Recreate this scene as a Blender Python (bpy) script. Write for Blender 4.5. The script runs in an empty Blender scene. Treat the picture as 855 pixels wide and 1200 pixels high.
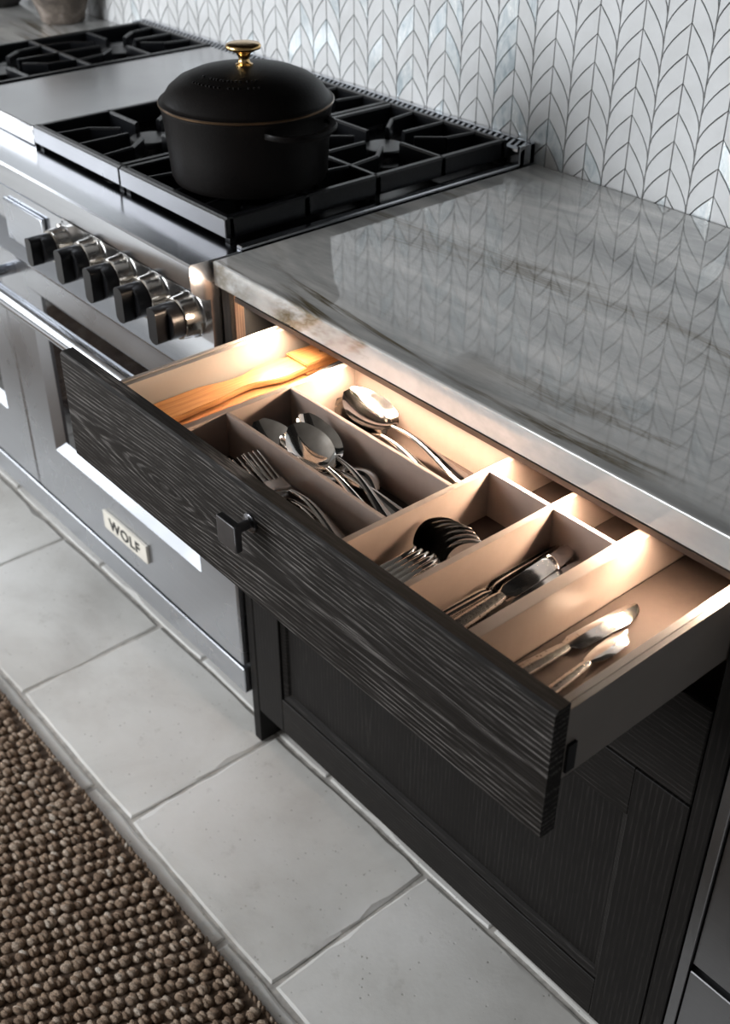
import bpy, bmesh, math, random
from mathutils import Vector, Matrix, Euler

random.seed(7)
SC = bpy.context.scene
COL = SC.collection
PI = math.pi

# ---------------------------------------------------------------- camera
CAM_POS = Vector((1.2599, -0.7889, 1.5227))
YAW, PITCH, ROLL, FPX = 0.8718, -0.6072, -0.0008, 1347.67
fwd = Vector((-math.sin(YAW) * math.cos(PITCH), math.cos(YAW) * math.cos(PITCH), math.sin(PITCH)))
rgt = Vector((math.cos(YAW), math.sin(YAW), 0))
upv = rgt.cross(fwd)
r2 = math.cos(ROLL) * rgt + math.sin(ROLL) * upv
u2 = -math.sin(ROLL) * rgt + math.cos(ROLL) * upv
cam_data = bpy.data.cameras.new('camera')
cam_data.sensor_fit = 'HORIZONTAL'
cam_data.sensor_width = 36
cam_data.lens = FPX * 36 / 855
cam_data.clip_start = 0.02
cam_data.dof.use_dof = True
cam_data.dof.focus_distance = 1.32
cam_data.dof.aperture_fstop = 9
cam = bpy.data.objects.new('camera', cam_data)
M = Matrix((r2, u2, -fwd)).transposed().to_4x4()
M.translation = CAM_POS
cam.matrix_world = M
COL.objects.link(cam)
SC.camera = cam

# ---------------------------------------------------------------- world, window daylight, exposure
wd = bpy.data.worlds.new('daylight')
SC.world = wd
wd.use_nodes = True
wbg = wd.node_tree.nodes['Background']
wbg.inputs[0].default_value = (0.85, 0.92, 1.0, 1)
wbg.inputs[1].default_value = 0.6

def area(name, loc, target, sx, sy, power, col):
    d = bpy.data.lights.new(name, 'AREA')
    d.shape = 'RECTANGLE'
    d.size, d.size_y, d.energy, d.color = sx, sy, power, col
    o = bpy.data.objects.new(name, d)
    COL.objects.link(o)
    o.location = loc
    o.rotation_euler = (Vector(target) - Vector(loc)).to_track_quat('-Z', 'Y').to_euler()
    return o
area('window_daylight', (-3.58, -1.7, 1.6), (0, -1.7, 1.2), 1.7, 1.5, 20, (0.94, 0.97, 1.0))
area('window_daylight', (-1.5, -3.38, 1.6), (-1.2, 0, 1.1), 1.9, 1.5, 92, (0.94, 0.97, 1.0))

vs = SC.view_settings
vs.view_transform = 'Standard'
vs.look = 'None'
vs.gamma = 1
vs.use_curve_mapping = False
vs.exposure = 0.88
SC.cycles.use_denoising = True
SC.cycles.max_bounces = 8
SC.cycles.sample_clamp_indirect = 4

# ---------------------------------------------------------------- material helpers
class NT:
    def __init__(self, name):
        self.m = bpy.data.materials.new(name)
        self.m.use_nodes = True
        self.t = self.m.node_tree
        self.b = self.t.nodes['Principled BSDF']
        self.tc = None
    def n(self, typ, **kw):
        nd = self.t.nodes.new(typ)
        for k, v in kw.items():
            setattr(nd, k, v)
        return nd
    def link(self, a, b):
        self.t.links.new(a, b)
    def put(self, sock, v):
        if hasattr(v, 'is_linked') or isinstance(v, bpy.types.NodeSocket):
            self.link(v, sock)
        elif isinstance(v, (tuple, list)) and len(v) == 3 and sock.type == 'RGBA':
            sock.default_value = (*v, 1)
        else:
            sock.default_value = v
    def obj(self):
        if not self.tc:
            self.tc = self.n('ShaderNodeTexCoord')
        return self.tc.outputs['Object']
    def mapped(self, scale=(1, 1, 1), rot=(0, 0, 0), loc=(0, 0, 0), vec=None):
        mp = self.n('ShaderNodeMapping')
        self.link(vec if vec is not None else self.obj(), mp.inputs[0])
        mp.inputs[1].default_value = loc
        mp.inputs[2].default_value = rot
        mp.inputs[3].default_value = scale
        return mp.outputs[0]
    def noise(self, vec, scale, detail=4, rough=0.55, dist=0.0):
        nd = self.n('ShaderNodeTexNoise')
        self.link(vec, nd.inputs['Vector'])
        nd.inputs['Scale'].default_value = scale
        nd.inputs['Detail'].default_value = detail
        nd.inputs['Roughness'].default_value = rough
        nd.inputs['Distortion'].default_value = dist
        return nd.outputs[0]
    def ramp(self, fac, stops, interp='LINEAR'):
        nd = self.n('ShaderNodeValToRGB')
        cr = nd.color_ramp
        cr.interpolation = interp
        while len(cr.elements) < len(stops):
            cr.elements.new(0.5)
        for e, (p, c) in zip(cr.elements, stops):
            e.position = p
            e.color = (c, c, c, 1) if isinstance(c, (int, float)) else (*c, 1)
        self.link(fac, nd.inputs[0])
        return nd.outputs[0]
    def math(self, op, a, b=0.0, clamp=False):
        nd = self.n('ShaderNodeMath', operation=op)
        nd.use_clamp = clamp
        self.put(nd.inputs[0], a)
        self.put(nd.inputs[1], b)
        return nd.outputs[0]
    def mix(self, fac, a, b, blend='MIX'):
        nd = self.n('ShaderNodeMix', data_type='RGBA', blend_type=blend)
        self.put(nd.inputs[0], fac)
        self.put(nd.inputs[6], a)
        self.put(nd.inputs[7], b)
        return nd.outputs[2]
    def bump(self, h, strength=0.3, dist=0.001):
        nd = self.n('ShaderNodeBump')
        nd.inputs['Strength'].default_value = strength
        nd.inputs['Distance'].default_value = dist
        self.link(h, nd.inputs['Height'])
        self.link(nd.outputs[0], self.b.inputs['Normal'])
    def set(self, **kw):
        names = dict(color='Base Color', rough='Roughness', metal='Metallic', spec='Specular IOR Level',
                     coat='Coat Weight', coat_rough='Coat Roughness', trans='Transmission Weight', ior='IOR',
                     aniso='Anisotropic', emit='Emission Color', emit_s='Emission Strength', sheen='Sheen Weight')
        for k, v in kw.items():
            self.put(self.b.inputs[names[k]], v)
        return self.m

def simple(name, color, rough=0.5, metal=0.0, noise_amt=0.08, scale=40, bump=0.0, spec=0.5, **kw):
    m = NT(name)
    nz = m.noise(m.obj(), scale, 3)
    lo = tuple(c * (1 - noise_amt) for c in color)
    hi = tuple(min(1, c * (1 + noise_amt)) for c in color)
    m.set(color=m.ramp(nz, [(0.3, lo), (0.7, hi)]), rough=rough, metal=metal, spec=spec, **kw)
    if bump:
        m.bump(nz, bump, 0.001)
    return m.m

def brushed(name, color, rough, axis='X', bump=0.06):
    m = NT(name)
    sc = {'X': (3, 500, 500), 'Y': (500, 3, 500), 'Z': (500, 500, 3)}[axis]
    nz = m.noise(m.mapped(sc), 1.0, 3, 0.6)
    cloud = m.noise(m.obj(), 6, 3)
    lo = tuple(c * 0.93 for c in color)
    m.set(color=m.ramp(nz, [(0.25, lo), (0.75, color)]), metal=1.0,
          rough=m.ramp(cloud, [(0.3, rough * 0.88), (0.7, rough * 1.15)]))
    m.bump(nz, bump, 0.0004)
    return m.m

def oak(name, axis='X', dark=(0.009, 0.0075, 0.0065), light=(0.16, 0.15, 0.145), x0=0.3, zc=0.76, b=0.17, ring=0.0075, amt=1.0):
    """dark stained oak with limed pores: growth rings of a log cut lengthwise"""
    m = NT(name)
    sep = m.n('ShaderNodeSeparateXYZ')
    m.link(m.obj(), sep.inputs[0])
    X, Y, Z = sep.outputs
    al, ac = (X, Z) if axis == 'X' else (Z, X)
    if axis == 'X':
        low = m.mapped((3.0, 3, 11))
        pv = m.mapped((22, 420, 620))
        fv = m.mapped((9, 160, 260))
    else:
        low = m.mapped((9, 3, 2.2))
        pv = m.mapped((620, 420, 22))
        fv = m.mapped((260, 160, 9))
    n1 = m.math('SUBTRACT', m.noise(low, 1.0, 3, 0.6), 0.5)
    jag = m.math('SUBTRACT', m.noise(fv, 0.5, 2, 0.6), 0.5)
    t = m.math('MULTIPLY', m.math('SUBTRACT', al, x0), b)
    da = m.math('MULTIPLY', m.math('DIVIDE', t, m.math('SQRT', m.math('ADD', m.math('MULTIPLY', t, t), 1.0))), 0.032)
    da = m.math('ADD', da, m.math('MULTIPLY', n1, 0.014))
    dc = m.math('SUBTRACT', ac, zc)
    dc = m.math('ADD', dc, m.math('MULTIPLY', n1, 0.009))
    rr = m.math('SQRT', m.math('ADD', m.math('MULTIPLY', da, da), m.math('MULTIPLY', dc, dc)))
    rr = m.math('ADD', rr, m.math('MULTIPLY', jag, 0.0022))
    s = m.math('SINE', m.math('MULTIPLY', rr, 2 * PI / ring))
    s01 = m.math('ADD', m.math('MULTIPLY', s, 0.5), 0.5)
    ringm = m.ramp(s01, [(0.50, 0.0), (0.96, 1.0)])
    pores = m.ramp(m.noise(pv, 1.0, 2, 0.7), [(0.44, 0.0), (0.64, 1.0)])
    patch = m.ramp(m.noise(low, 1.7, 2), [(0.3, 0.35), (0.65, 1.0)])
    f = m.math('MULTIPLY', ringm, m.math('ADD', m.math('MULTIPLY', pores, 0.9), 0.1))
    f = m.math('ADD', f, m.math('MULTIPLY', pores, 0.14))
    f = m.math('MULTIPLY', m.math('MULTIPLY', f, patch), amt, clamp=True)
    m.set(color=m.mix(f, dark, light), rough=0.5, spec=0.13)
    m.bump(m.math('SUBTRACT', 1.0, f), 0.25, 0.0006)
    return m.m

MAT = {}
MAT['steel'] = brushed('stainless_steel', (0.60, 0.62, 0.66), 0.17, 'X')
MAT['steel_v'] = brushed('stainless_steel_vertical', (0.56, 0.58, 0.62), 0.28, 'X')
MAT['steel_dark'] = brushed('dark_stainless_steel', (0.30, 0.30, 0.31), 0.30, 'X')
MAT['griddle'] = brushed('brushed_griddle_cover', (0.42, 0.42, 0.43), 0.24, 'Y')
MAT['chrome'] = simple('polished_nickel', (0.50, 0.47, 0.43), 0.16, 1.0, 0.05)
MAT['gunmetal'] = simple('gunmetal', (0.20, 0.20, 0.21), 0.28, 1.0, 0.08)
MAT['black_plastic'] = simple('black_plastic', (0.007, 0.007, 0.008), 0.32, 0, 0.1, spec=0.28)
MAT['enamel'] = simple('black_porcelain_enamel', (0.005, 0.005, 0.006), 0.25, 0, 0.1, spec=0.25)
MAT['iron'] = simple('black_cast_iron_grate', (0.006, 0.0065, 0.008), 0.30, 0, 0.25, 200, 0.2, spec=0.35)
MAT['pot'] = simple('matte_black_cast_iron', (0.005, 0.0042, 0.004), 0.42, 0, 0.2, 260, 0.3, spec=0.11)
MAT['brass'] = simple('brushed_brass', (0.75, 0.50, 0.22), 0.22, 1.0, 0.08)
MAT['brass_dark'] = simple('worn_bronze_rim', (0.10, 0.062, 0.035), 0.3, 0.8, 0.2)
MAT['glass_black'] = simple('black_oven_glass', (0.004, 0.004, 0.005), 0.05, 0, 0.0)
MAT['badge'] = simple('cream_badge', (0.72, 0.68, 0.60), 0.35, 0.0, 0.05)
MAT['black_print'] = simple('black_lettering', (0.01, 0.01, 0.01), 0.4, 0, 0)
MAT['oak_front'] = oak('limed_dark_oak_drawer', 'X', light=(0.15, 0.138, 0.13), x0=0.235, zc=0.772, b=6.5, ring=0.0052)
MAT['oak_rail'] = oak('dark_oak_rail', 'X', (0.009, 0.0078, 0.007), (0.05, 0.045, 0.042), 0.5, 0.2, 2.0, 0.007, 0.6)
MAT['oak_stile'] = oak('dark_oak_stile', 'Z', (0.008, 0.007, 0.0065), (0.042, 0.038, 0.035), 0.4, 0.3, 2.0, 0.008, 0.5)
MAT['oak_frame_lit'] = oak('brown_oak_with_strip_glow', 'Z', (0.13, 0.075, 0.045), (0.34, 0.21, 0.13), 0.4, 0.3, 2.0, 0.006, 0.8)  # brown raised above the other oak to paint in the strip's light
MAT['carcass'] = simple('taupe_cabinet_interior', (0.30, 0.25, 0.215), 0.6)
MAT['box'] = simple('taupe_drawer_side', (0.24, 0.215, 0.195), 0.36, 0, 0.03, 30)
MAT['tray'] = simple('taupe_tray', (0.27, 0.212, 0.182), 0.30, 0, 0.04, 60)
MAT['mat'] = simple('brown_drawer_mat', (0.045, 0.032, 0.026), 0.7, 0, 0.08, 90, spec=0.15)
MAT['dark'] = simple('dark_void', (0.008, 0.008, 0.008), 0.7)
MAT['plaster'] = simple('room_plaster', (0.26, 0.26, 0.26), 0.8, 0, 0.03, 3)
MAT['ceiling'] = simple('ceiling_paint', (0.20, 0.18, 0.16), 0.8, 0, 0.02, 3)
MAT['alu'] = simple('aluminium_channel', (0.6, 0.6, 0.6), 0.35, 1.0, 0.03)
MAT['bronze'] = simple('dark_bronze_channel', (0.05, 0.035, 0.028), 0.45, 0.6, 0.05)
MAT['bowl_dark'] = simple('dark_stoneware', (0.018, 0.016, 0.015), 0.5, 0, 0.3, 30, 0.2)

# silverware
m = NT('polished_silverware')
nz = m.noise(m.obj(), 60, 4)
m.set(color=m.ramp(nz, [(0.3, (0.62, 0.59, 0.56)), (0.7, (0.80, 0.78, 0.75))]), metal=1.0, rough=m.ramp(nz, [(0.3, 0.05), (0.75, 0.12)]))
MAT['silver'] = m.m
m = NT('aged_silver_blade')
nz = m.noise(m.obj(), 130, 5, 0.7)
m.set(color=m.ramp(nz, [(0.30, (0.40, 0.33, 0.27)), (0.42, (0.76, 0.73, 0.70))]), metal=1.0, rough=0.09)
MAT['blade'] = m.m
m = NT('chased_silver_handle')
wv = m.n('ShaderNodeTexVoronoi'); m.link(m.mapped((1, 1, 1)), wv.inputs['Vector']); wv.inputs['Scale'].default_value = 210
m.set(color=m.ramp(wv.outputs['Distance'], [(0.1, (0.22, 0.18, 0.15)), (0.35, (0.74, 0.70, 0.66))]), metal=1.0, rough=0.2)
m.bump(wv.outputs['Distance'], 0.22, 0.0006)
MAT['chased'] = m.m
# wood tongs
m = NT('honey_beech_wood')
nz = m.noise(m.mapped((240, 9, 240)), 1, 4, 0.6, 0.4)
m.set(color=m.ramp(nz, [(0.3, (0.26, 0.105, 0.035)), (0.62, (0.44, 0.21, 0.075)), (0.8, (0.50, 0.27, 0.11))]), rough=0.38)
m.bump(nz, 0.1, 0.0005)
MAT['beech'] = m.m
m = NT('dark_beech_edge')
nz = m.noise(m.mapped((240, 9, 240)), 1, 4, 0.6, 0.4)
m.set(color=m.ramp(nz, [(0.3, (0.26, 0.10, 0.035)), (0.7, (0.46, 0.21, 0.08))]), rough=0.42)
MAT['beech2'] = m.m

# marble worktop: grey white with long streaks and olive brown veins
m = NT('quartzite_worktop')
w = m.mapped((1.5, 7.0, 3), (0, 0, 0.16))
cl = m.noise(w, 1.3, 6, 0.6, 1.0)
base = m.ramp(cl, [(0.30, (0.29, 0.295, 0.29)), (0.48, (0.50, 0.50, 0.49)), (0.62, (0.72, 0.705, 0.68))])
fine = m.noise(m.mapped((4, 34, 10), (0, 0, 0.16)), 1.0, 5, 0.7, 0.6)
base = m.mix(m.ramp(fine, [(0.50, 0.0), (0.70, 0.35)]), base, (0.28, 0.28, 0.28))
v1 = m.noise(m.mapped((0.9, 5.5, 2), (0, 0, 0.20), (0.3, 0.15, 0)), 1.0, 7, 0.62, 0.9)
vein = m.math('ABSOLUTE', m.math('SUBTRACT', v1, 0.47))
vm = m.ramp(vein, [(0.0, 1.0), (0.035, 0.0)])
gate = m.ramp(m.noise(m.mapped((2.5, 6, 2)), 1.3, 3), [(0.46, 0.0), (0.60, 1.0)])
col = m.mix(m.math('MULTIPLY', vm, gate), base, (0.14, 0.11, 0.06))
m.set(color=col, rough=0.035, ior=2.1)
MAT['marble'] = m.m

# limestone floor
def limestone():
    m = NT('tumbled_limestone')
    oi = m.n('ShaderNodeObjectInfo')
    geo = m.n('ShaderNodeNewGeometry')
    P = geo.outputs['Position']
    big = m.noise(P, 3.2, 6, 0.6, 0.4)
    c = m.ramp(big, [(0.28, (0.53, 0.51, 0.48)), (0.5, (0.71, 0.70, 0.67)), (0.72, (0.82, 0.81, 0.79))])
    mid = m.noise(P, 21, 5, 0.7)
    c = m.mix(m.ramp(mid, [(0.60, 0.0), (0.78, 0.5)]), c, (0.34, 0.32, 0.28))
    vor = m.n('ShaderNodeTexVoronoi'); m.link(P, vor.inputs['Vector']); vor.inputs['Scale'].default_value = 85
    spk = m.ramp(vor.outputs['Distance'], [(0.10, 1.0), (0.17, 0.0)])
    gate2 = m.ramp(m.noise(P, 30, 2), [(0.5, 0.0), (0.6, 1.0)])
    pit = m.math('MULTIPLY', spk, gate2)
    c = m.mix(m.math('MULTIPLY', pit, 0.6), c, (0.25, 0.23, 0.20))
    c = m.mix(m.ramp(oi.outputs['Random'], [(0, 0.0), (1, 0.16)]), c, (0.40, 0.39, 0.37))
    m.set(color=c, rough=0.55, spec=0.35)
    h = m.math('ADD', m.math('MULTIPLY', m.noise(P, 40, 5, 0.65), 0.6), m.math('MULTIPLY', pit, -1.0))
    m.bump(h, 0.35, 0.0025)
    return m.m
MAT['stone'] = limestone()
MAT['grout'] = simple('floor_grout', (0.46, 0.44, 0.41), 0.9, 0, 0.25, 60, 0.5)
MAT['wall_grout'] = simple('taupe_wall_grout', (0.16, 0.14, 0.12), 0.8, 0, 0.1, 80)

def leaf_mat(name, pearl, far=False):
    m = NT(name)
    oi = m.n('ShaderNodeObjectInfo')
    geo = m.n('ShaderNodeNewGeometry')
    P = geo.outputs['Position']
    rnd = geo.outputs['Random Per Island'] if far else oi.outputs['Random']
    if pearl:
        nz = m.noise(m.mapped((60, 60, 25), vec=P), 1, 4, 0.7, 1.2)
        c = m.ramp(nz, [(0.3, (0.46, 0.54, 0.58)), (0.5, (0.70, 0.75, 0.77)), (0.7, (0.84, 0.86, 0.85))])
        m.set(color=c, rough=m.ramp(nz, [(0.3, 0.1), (0.7, 0.3)]), spec=0.8, metal=0.15)
        m.bump(nz, 0.25, 0.002)
    else:
        nz = m.noise(P, 14, 5, 0.6)
        c = m.ramp(nz, [(0.3, (0.60, 0.605, 0.605)), (0.6, (0.70, 0.71, 0.715))])
        c = m.mix(m.ramp(rnd, [(0, 0.0), (1, 0.28)]), c, (0.60, 0.61, 0.61))
        m.set(color=c, rough=0.34, spec=0.4)
    return m.m
MAT['leaf'] = leaf_mat('white_marble_leaf', False)
MAT['leaf_far'] = leaf_mat('white_marble_leaf_distant', False, True)
MAT['pearl'] = leaf_mat('mother_of_pearl_leaf', True)

# jute
m = NT('chunky_jute')
geo = m.n('ShaderNodeNewGeometry')
rnd = geo.outputs['Random Per Island']
fib = m.noise(m.mapped((260, 900, 500), (0, 0, 0.5)), 1, 3, 0.7)
c = m.ramp(rnd, [(0.0, (0.24, 0.165, 0.115)), (0.35, (0.38, 0.275, 0.195)), (0.75, (0.50, 0.385, 0.29)), (0.96, (0.60, 0.49, 0.39)), (1.0, (0.74, 0.67, 0.58))])
c = m.mix(m.ramp(fib, [(0.36, 0.75), (0.60, 0.0)]), c, (0.055, 0.034, 0.022))
m.set(color=c, rough=0.85, spec=0.2)
m.bump(fib, 0.8, 0.003)
MAT['jute'] = m.m
MAT['jute_base'] = simple('jute_backing', (0.09, 0.06, 0.04), 0.9, 0, 0.3, 300, 0.5)
m = NT('weathered_stone_urn')
nz = m.noise(m.obj(), 22, 6, 0.65, 0.5)
m.set(color=m.ramp(nz, [(0.32, (0.05, 0.04, 0.035)), (0.5, (0.13, 0.105, 0.085)), (0.7, (0.26, 0.22, 0.19))]), rough=0.85)
m.bump(nz, 0.7, 0.006)
MAT['urn'] = m.m
m = NT('warm_led_diffuser')
m.set(color=(0.9, 0.8, 0.65), emit=(1.0, 0.75, 0.55), emit_s=150.0)
MAT['led'] = m.m

# ---------------------------------------------------------------- mesh helpers
def newbm():
    return bmesh.new()

def add_box(bm, x0, x1, y0, y1, z0, z1, bev=0.0, seg=1):
    t = bmesh.new()
    bmesh.ops.create_cube(t, size=1)
    for v in t.verts:
        v.co = Vector((x0 + (v.co.x + .5) * (x1 - x0), y0 + (v.co.y + .5) * (y1 - y0), z0 + (v.co.z + .5) * (z1 - z0)))
    if bev > 0:
        bmesh.ops.bevel(t, geom=list(t.edges), offset=bev, segments=seg, affect='EDGES', profile=0.5)
    join(bm, t)
    return bm

def join(bm, t):
    vm = {}
    for v in t.verts:
        vm[v] = bm.verts.new(v.co)
    for f in t.faces:
        try:
            bm.faces.new([vm[v] for v in f.verts])
        except ValueError:
            pass
    t.free()

def add_prism(bm, prof, axis, a0, a1):
    """prof: 2D points; axis 'X': (y,z), 'Y': (x,z), 'Z': (x,y)"""
    def P(p, a):
        return {'X': (a, p[0], p[1]), 'Y': (p[0], a, p[1]), 'Z': (p[0], p[1], a)}[axis]
    A = [bm.verts.new(P(p, a0)) for p in prof]
    B = [bm.verts.new(P(p, a1)) for p in prof]
    n = len(prof)
    fs = [bm.faces.new(A), bm.faces.new(B[::-1])]
    for i in range(n):
        fs.append(bm.faces.new((A[i], B[i], B[(i + 1) % n], A[(i + 1) % n])))
    bmesh.ops.recalc_face_normals(bm, faces=fs)
    return bm

def add_lathe(bm, prof, loc, axis='Z', seg=32):
    """prof: (r, h) pairs from start to end; closed at both ends"""
    loc = Vector(loc)
    def P(r, h, a):
        c, s = r * math.cos(a), r * math.sin(a)
        return loc + {'Z': Vector((c, s, h)), '-Y': Vector((c, -h, s)), 'Y': Vector((c, h, s)), 'X': Vector((h, c, s))}[axis]
    rings = []
    for r, h in prof:
        if r < 1e-6:
            rings.append([bm.verts.new(P(0, h, 0))])
        else:
            rings.append([bm.verts.new(P(r, h, 2 * PI * i / seg)) for i in range(seg)])
    fs = []
    for A, B in zip(rings, rings[1:]):
        for i in range(seg):
            j = (i + 1) % seg
            if len(A) == 1 and len(B) == 1:
                continue
            if len(A) == 1:
                fs.append(bm.faces.new((A[0], B[i], B[j])))
            elif len(B) == 1:
                fs.append(bm.faces.new((A[i], B[0], A[j])))
            else:
                fs.append(bm.faces.new((A[i], B[i], B[j], A[j])))
    for R in (rings[0], rings[-1]):
        if len(R) > 1:
            fs.append(bm.faces.new(R))
    bmesh.ops.recalc_face_normals(bm, faces=fs)
    return bm

def add_tube(bm, path, rad, seg=10):
    path = [Vector(p) for p in path]
    if not isinstance(rad, (list, tuple)):
        rad = [rad] * len(path)
    rings = []
    for i, p in enumerate(path):
        d = (path[min(i + 1, len(path) - 1)] - path[max(i - 1, 0)]).normalized()
        a = d.orthogonal().normalized() if i == 0 else (pa - d * pa.dot(d)).normalized()
        pa = a
        b = d.cross(a)
        rings.append([bm.verts.new(p + rad[i] * (math.cos(2 * PI * k / seg) * a + math.sin(2 * PI * k / seg) * b)) for k in range(seg)])
    fs = []
    for A, B in zip(rings, rings[1:]):
        for k in range(seg):
            fs.append(bm.faces.new((A[k], B[k], B[(k + 1) % seg], A[(k + 1) % seg])))
    fs += [bm.faces.new(rings[0]), bm.faces.new(rings[-1])]
    bmesh.ops.recalc_face_normals(bm, faces=fs)
    return bm

def add_loft(bm, secs, nv=9, flat=False):
    """secs: (x, yc, halfwidth, zc, edge_rise, thick): a strip with a cupped cross-section"""
    rings = []
    for x, yc, hw, z, rise, th in secs:
        top, bot = [], []
        for k in range(nv):
            v = -1 + 2 * k / (nv - 1)
            e = (1.0 if abs(v) < .9 else 0.0) if flat else math.sqrt(max(0, 1 - v * v * 0.98))
            zz = z + rise * v * v
            top.append((x, yc + hw * v, zz + th * 0.5 * (0.25 + 0.75 * e)))
            bot.append((x, yc + hw * v, zz - th * 0.5 * (0.25 + 0.75 * e)))
        rings.append([bm.verts.new(p) for p in top + bot[::-1]])
    fs = []
    n = 2 * nv
    for A, B in zip(rings, rings[1:]):
        for k in range(n):
            fs.append(bm.faces.new((A[k], B[k], B[(k + 1) % n], A[(k + 1) % n])))
    fs += [bm.faces.new(rings[0]), bm.faces.new(rings[-1])]
    bmesh.ops.recalc_face_normals(bm, faces=fs)
    return bm

def mesh_of(name, bm, mat, angle=35):
    me = bpy.data.meshes.new(name)
    bm.to_mesh(me)
    bm.free()
    me.materials.append(MAT[mat] if isinstance(mat, str) else mat)
    me.shade_smooth()
    me.set_sharp_from_angle(angle=math.radians(angle))
    return me

def obj(name, bm, mat, parent=None, angle=35, label=None):
    o = bpy.data.objects.new(name, mesh_of(name, bm, mat, angle))
    COL.objects.link(o)
    if parent is not None:
        o.parent = parent
        if parent.type == 'EMPTY':
            o.matrix_parent_inverse = parent.matrix_basis.inverted()
    if label:
        o['label'] = label
    return o

def box(name, x0, x1, y0, y1, z0, z1, mat, parent=None, bev=0.0, seg=1, label=None):
    return obj(name, add_box(newbm(), x0, x1, y0, y1, z0, z1, bev, seg), mat, parent, 20, label=label)

def tag(o, label, cat, group=None):
    o['label'] = label
    o['category'] = cat
    if group:
        o['group'] = group
    return o

def thing(name, loc, label, cat, group=None):
    o = bpy.data.objects.new(name, None)
    o.empty_display_size = 0.05
    COL.objects.link(o)
    o.matrix_basis = Matrix.Translation(loc)
    return tag(o, label, cat, group)

def struct(o):
    o['kind'] = 'structure'
    return o

H = 0.914
WALLY = 0.645
CT = H - 0.0355       # underside of the worktop

# ---------------------------------------------------------------- room shell
RX0, RX1, RY0, RZ = -3.6, 3.0, -3.4, 2.7
floor = struct(box('floor', RX0, RX1, RY0, WALLY, -0.06, -0.0028, 'grout'))
struct(box('ceiling', RX0, RX1, RY0, WALLY + 0.1, RZ, RZ + 0.08, 'ceiling'))
wall_back = struct(box('wall_back', RX0, RX1, WALLY, WALLY + 0.1, -0.06, RZ, 'wall_grout'))
struct(box('wall_right', RX1, RX1 + 0.1, RY0, WALLY + 0.1, -0.06, RZ, 'plaster'))
# left and front walls with window openings
bm = newbm()
wy0, wy1, wz0, wz1 = -2.55, -0.85, 0.85, 2.35
add_box(bm, RX0 - .1, RX0, RY0, wy0, -.06, RZ); add_box(bm, RX0 - .1, RX0, wy1, WALLY + .1, -.06, RZ)
add_box(bm, RX0 - .1, RX0, wy0, wy1, -.06, wz0); add_box(bm, RX0 - .1, RX0, wy0, wy1, wz1, RZ)
struct(obj('wall_left', bm, 'plaster'))
bm = newbm()
wx0, wx1 = -2.45, -0.55
add_box(bm, RX0, wx0, RY0 - .1, RY0, -.06, RZ); add_box(bm, wx1, RX1, RY0 - .1, RY0, -.06, RZ)
add_box(bm, wx0, wx1, RY0 - .1, RY0, -.06, wz0); add_box(bm, wx0, wx1, RY0 - .1, RY0, wz1, RZ)
struct(obj('wall_front', bm, 'plaster'))
for i, (ax, a0, a1) in enumerate((('Y', wy0, wy1), ('X', wx0, wx1))):
    bm = newbm()
    def fr(u0, u1, z0, z1):
        if ax == 'Y':
            add_box(bm, RX0 - .08, RX0 - .03, u0, u1, z0, z1)
        else:
            add_box(bm, u0, u1, RY0 - .08, RY0 - .03, z0, z1)
    fr(a0, a0 + .05, wz0, wz1); fr(a1 - .05, a1, wz0, wz1); fr(a0, a1, wz0, wz0 + .05); fr(a0, a1, wz1 - .05, wz1)
    fr((a0 + a1) / 2 - .02, (a0 + a1) / 2 + .02, wz0, wz1)
    struct(obj('window_%d' % (i + 1), bm, 'ceiling'))

# ---- floor tiles: tumbled limestone slabs with uneven worn edges
TL, TW = 0.4, 0.309
def tile_mesh(k):
    rnd = random.Random(100 + k)
    bm = newbm()
    n = 9
    lx, ly = TL / 2 - .003, TW / 2 - .003
    out, inn = [], []
    def side(p, q, nx, ny):
        for i in range(n):
            t = i / n
            x, y = p[0] + (q[0] - p[0]) * t, p[1] + (q[1] - p[1]) * t
            j = abs(rnd.gauss(0, .0012))
            chip = rnd.random() < .10
            d = rnd.uniform(.002, .005) + (rnd.uniform(.003, .007) if chip else 0)
            if i == 0:
                j, d = .002, .004
            out.append((x - nx * j, y - ny * j))
            inn.append((x - nx * (j + d) - (0.0), y - ny * (j + d)))
    side((-lx, -ly), (lx, -ly), 0, -1); side((lx, -ly), (lx, ly), 1, 0)
    side((lx, ly), (-lx, ly), 0, 1); side((-lx, ly), (-lx, -ly), -1, 0)
    for s, c in ((0, (-1, -1)), (n, (1, -1)), (2 * n, (1, 1)), (3 * n, (-1, 1))):
        inn[s] = (c[0] * (lx - .006), c[1] * (ly - .006))
        out[s] = (c[0] * (lx - .0025), c[1] * (ly - .0025))
    V0 = [bm.verts.new((x, y, -.0085)) for x, y in out]
    V1 = [bm.verts.new((x, y, -.0012 - rnd.uniform(0, .0014))) for x, y in out]
    V2 = [bm.verts.new((x, y, 0)) for x, y in inn]
    N = len(V0)
    for i in range(N):
        j = (i + 1) % N
        bm.faces.new((V0[i], V0[j], V1[j], V1[i]))
        bm.faces.new((V1[i], V1[j], V2[j], V2[i]))
    bm.faces.new(V2)
    return mesh_of('floor_tile', bm, 'stone', 12)
tile_meshes = [tile_mesh(k) for k in range(5)]
rows = []
y_edges = 0.045
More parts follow.
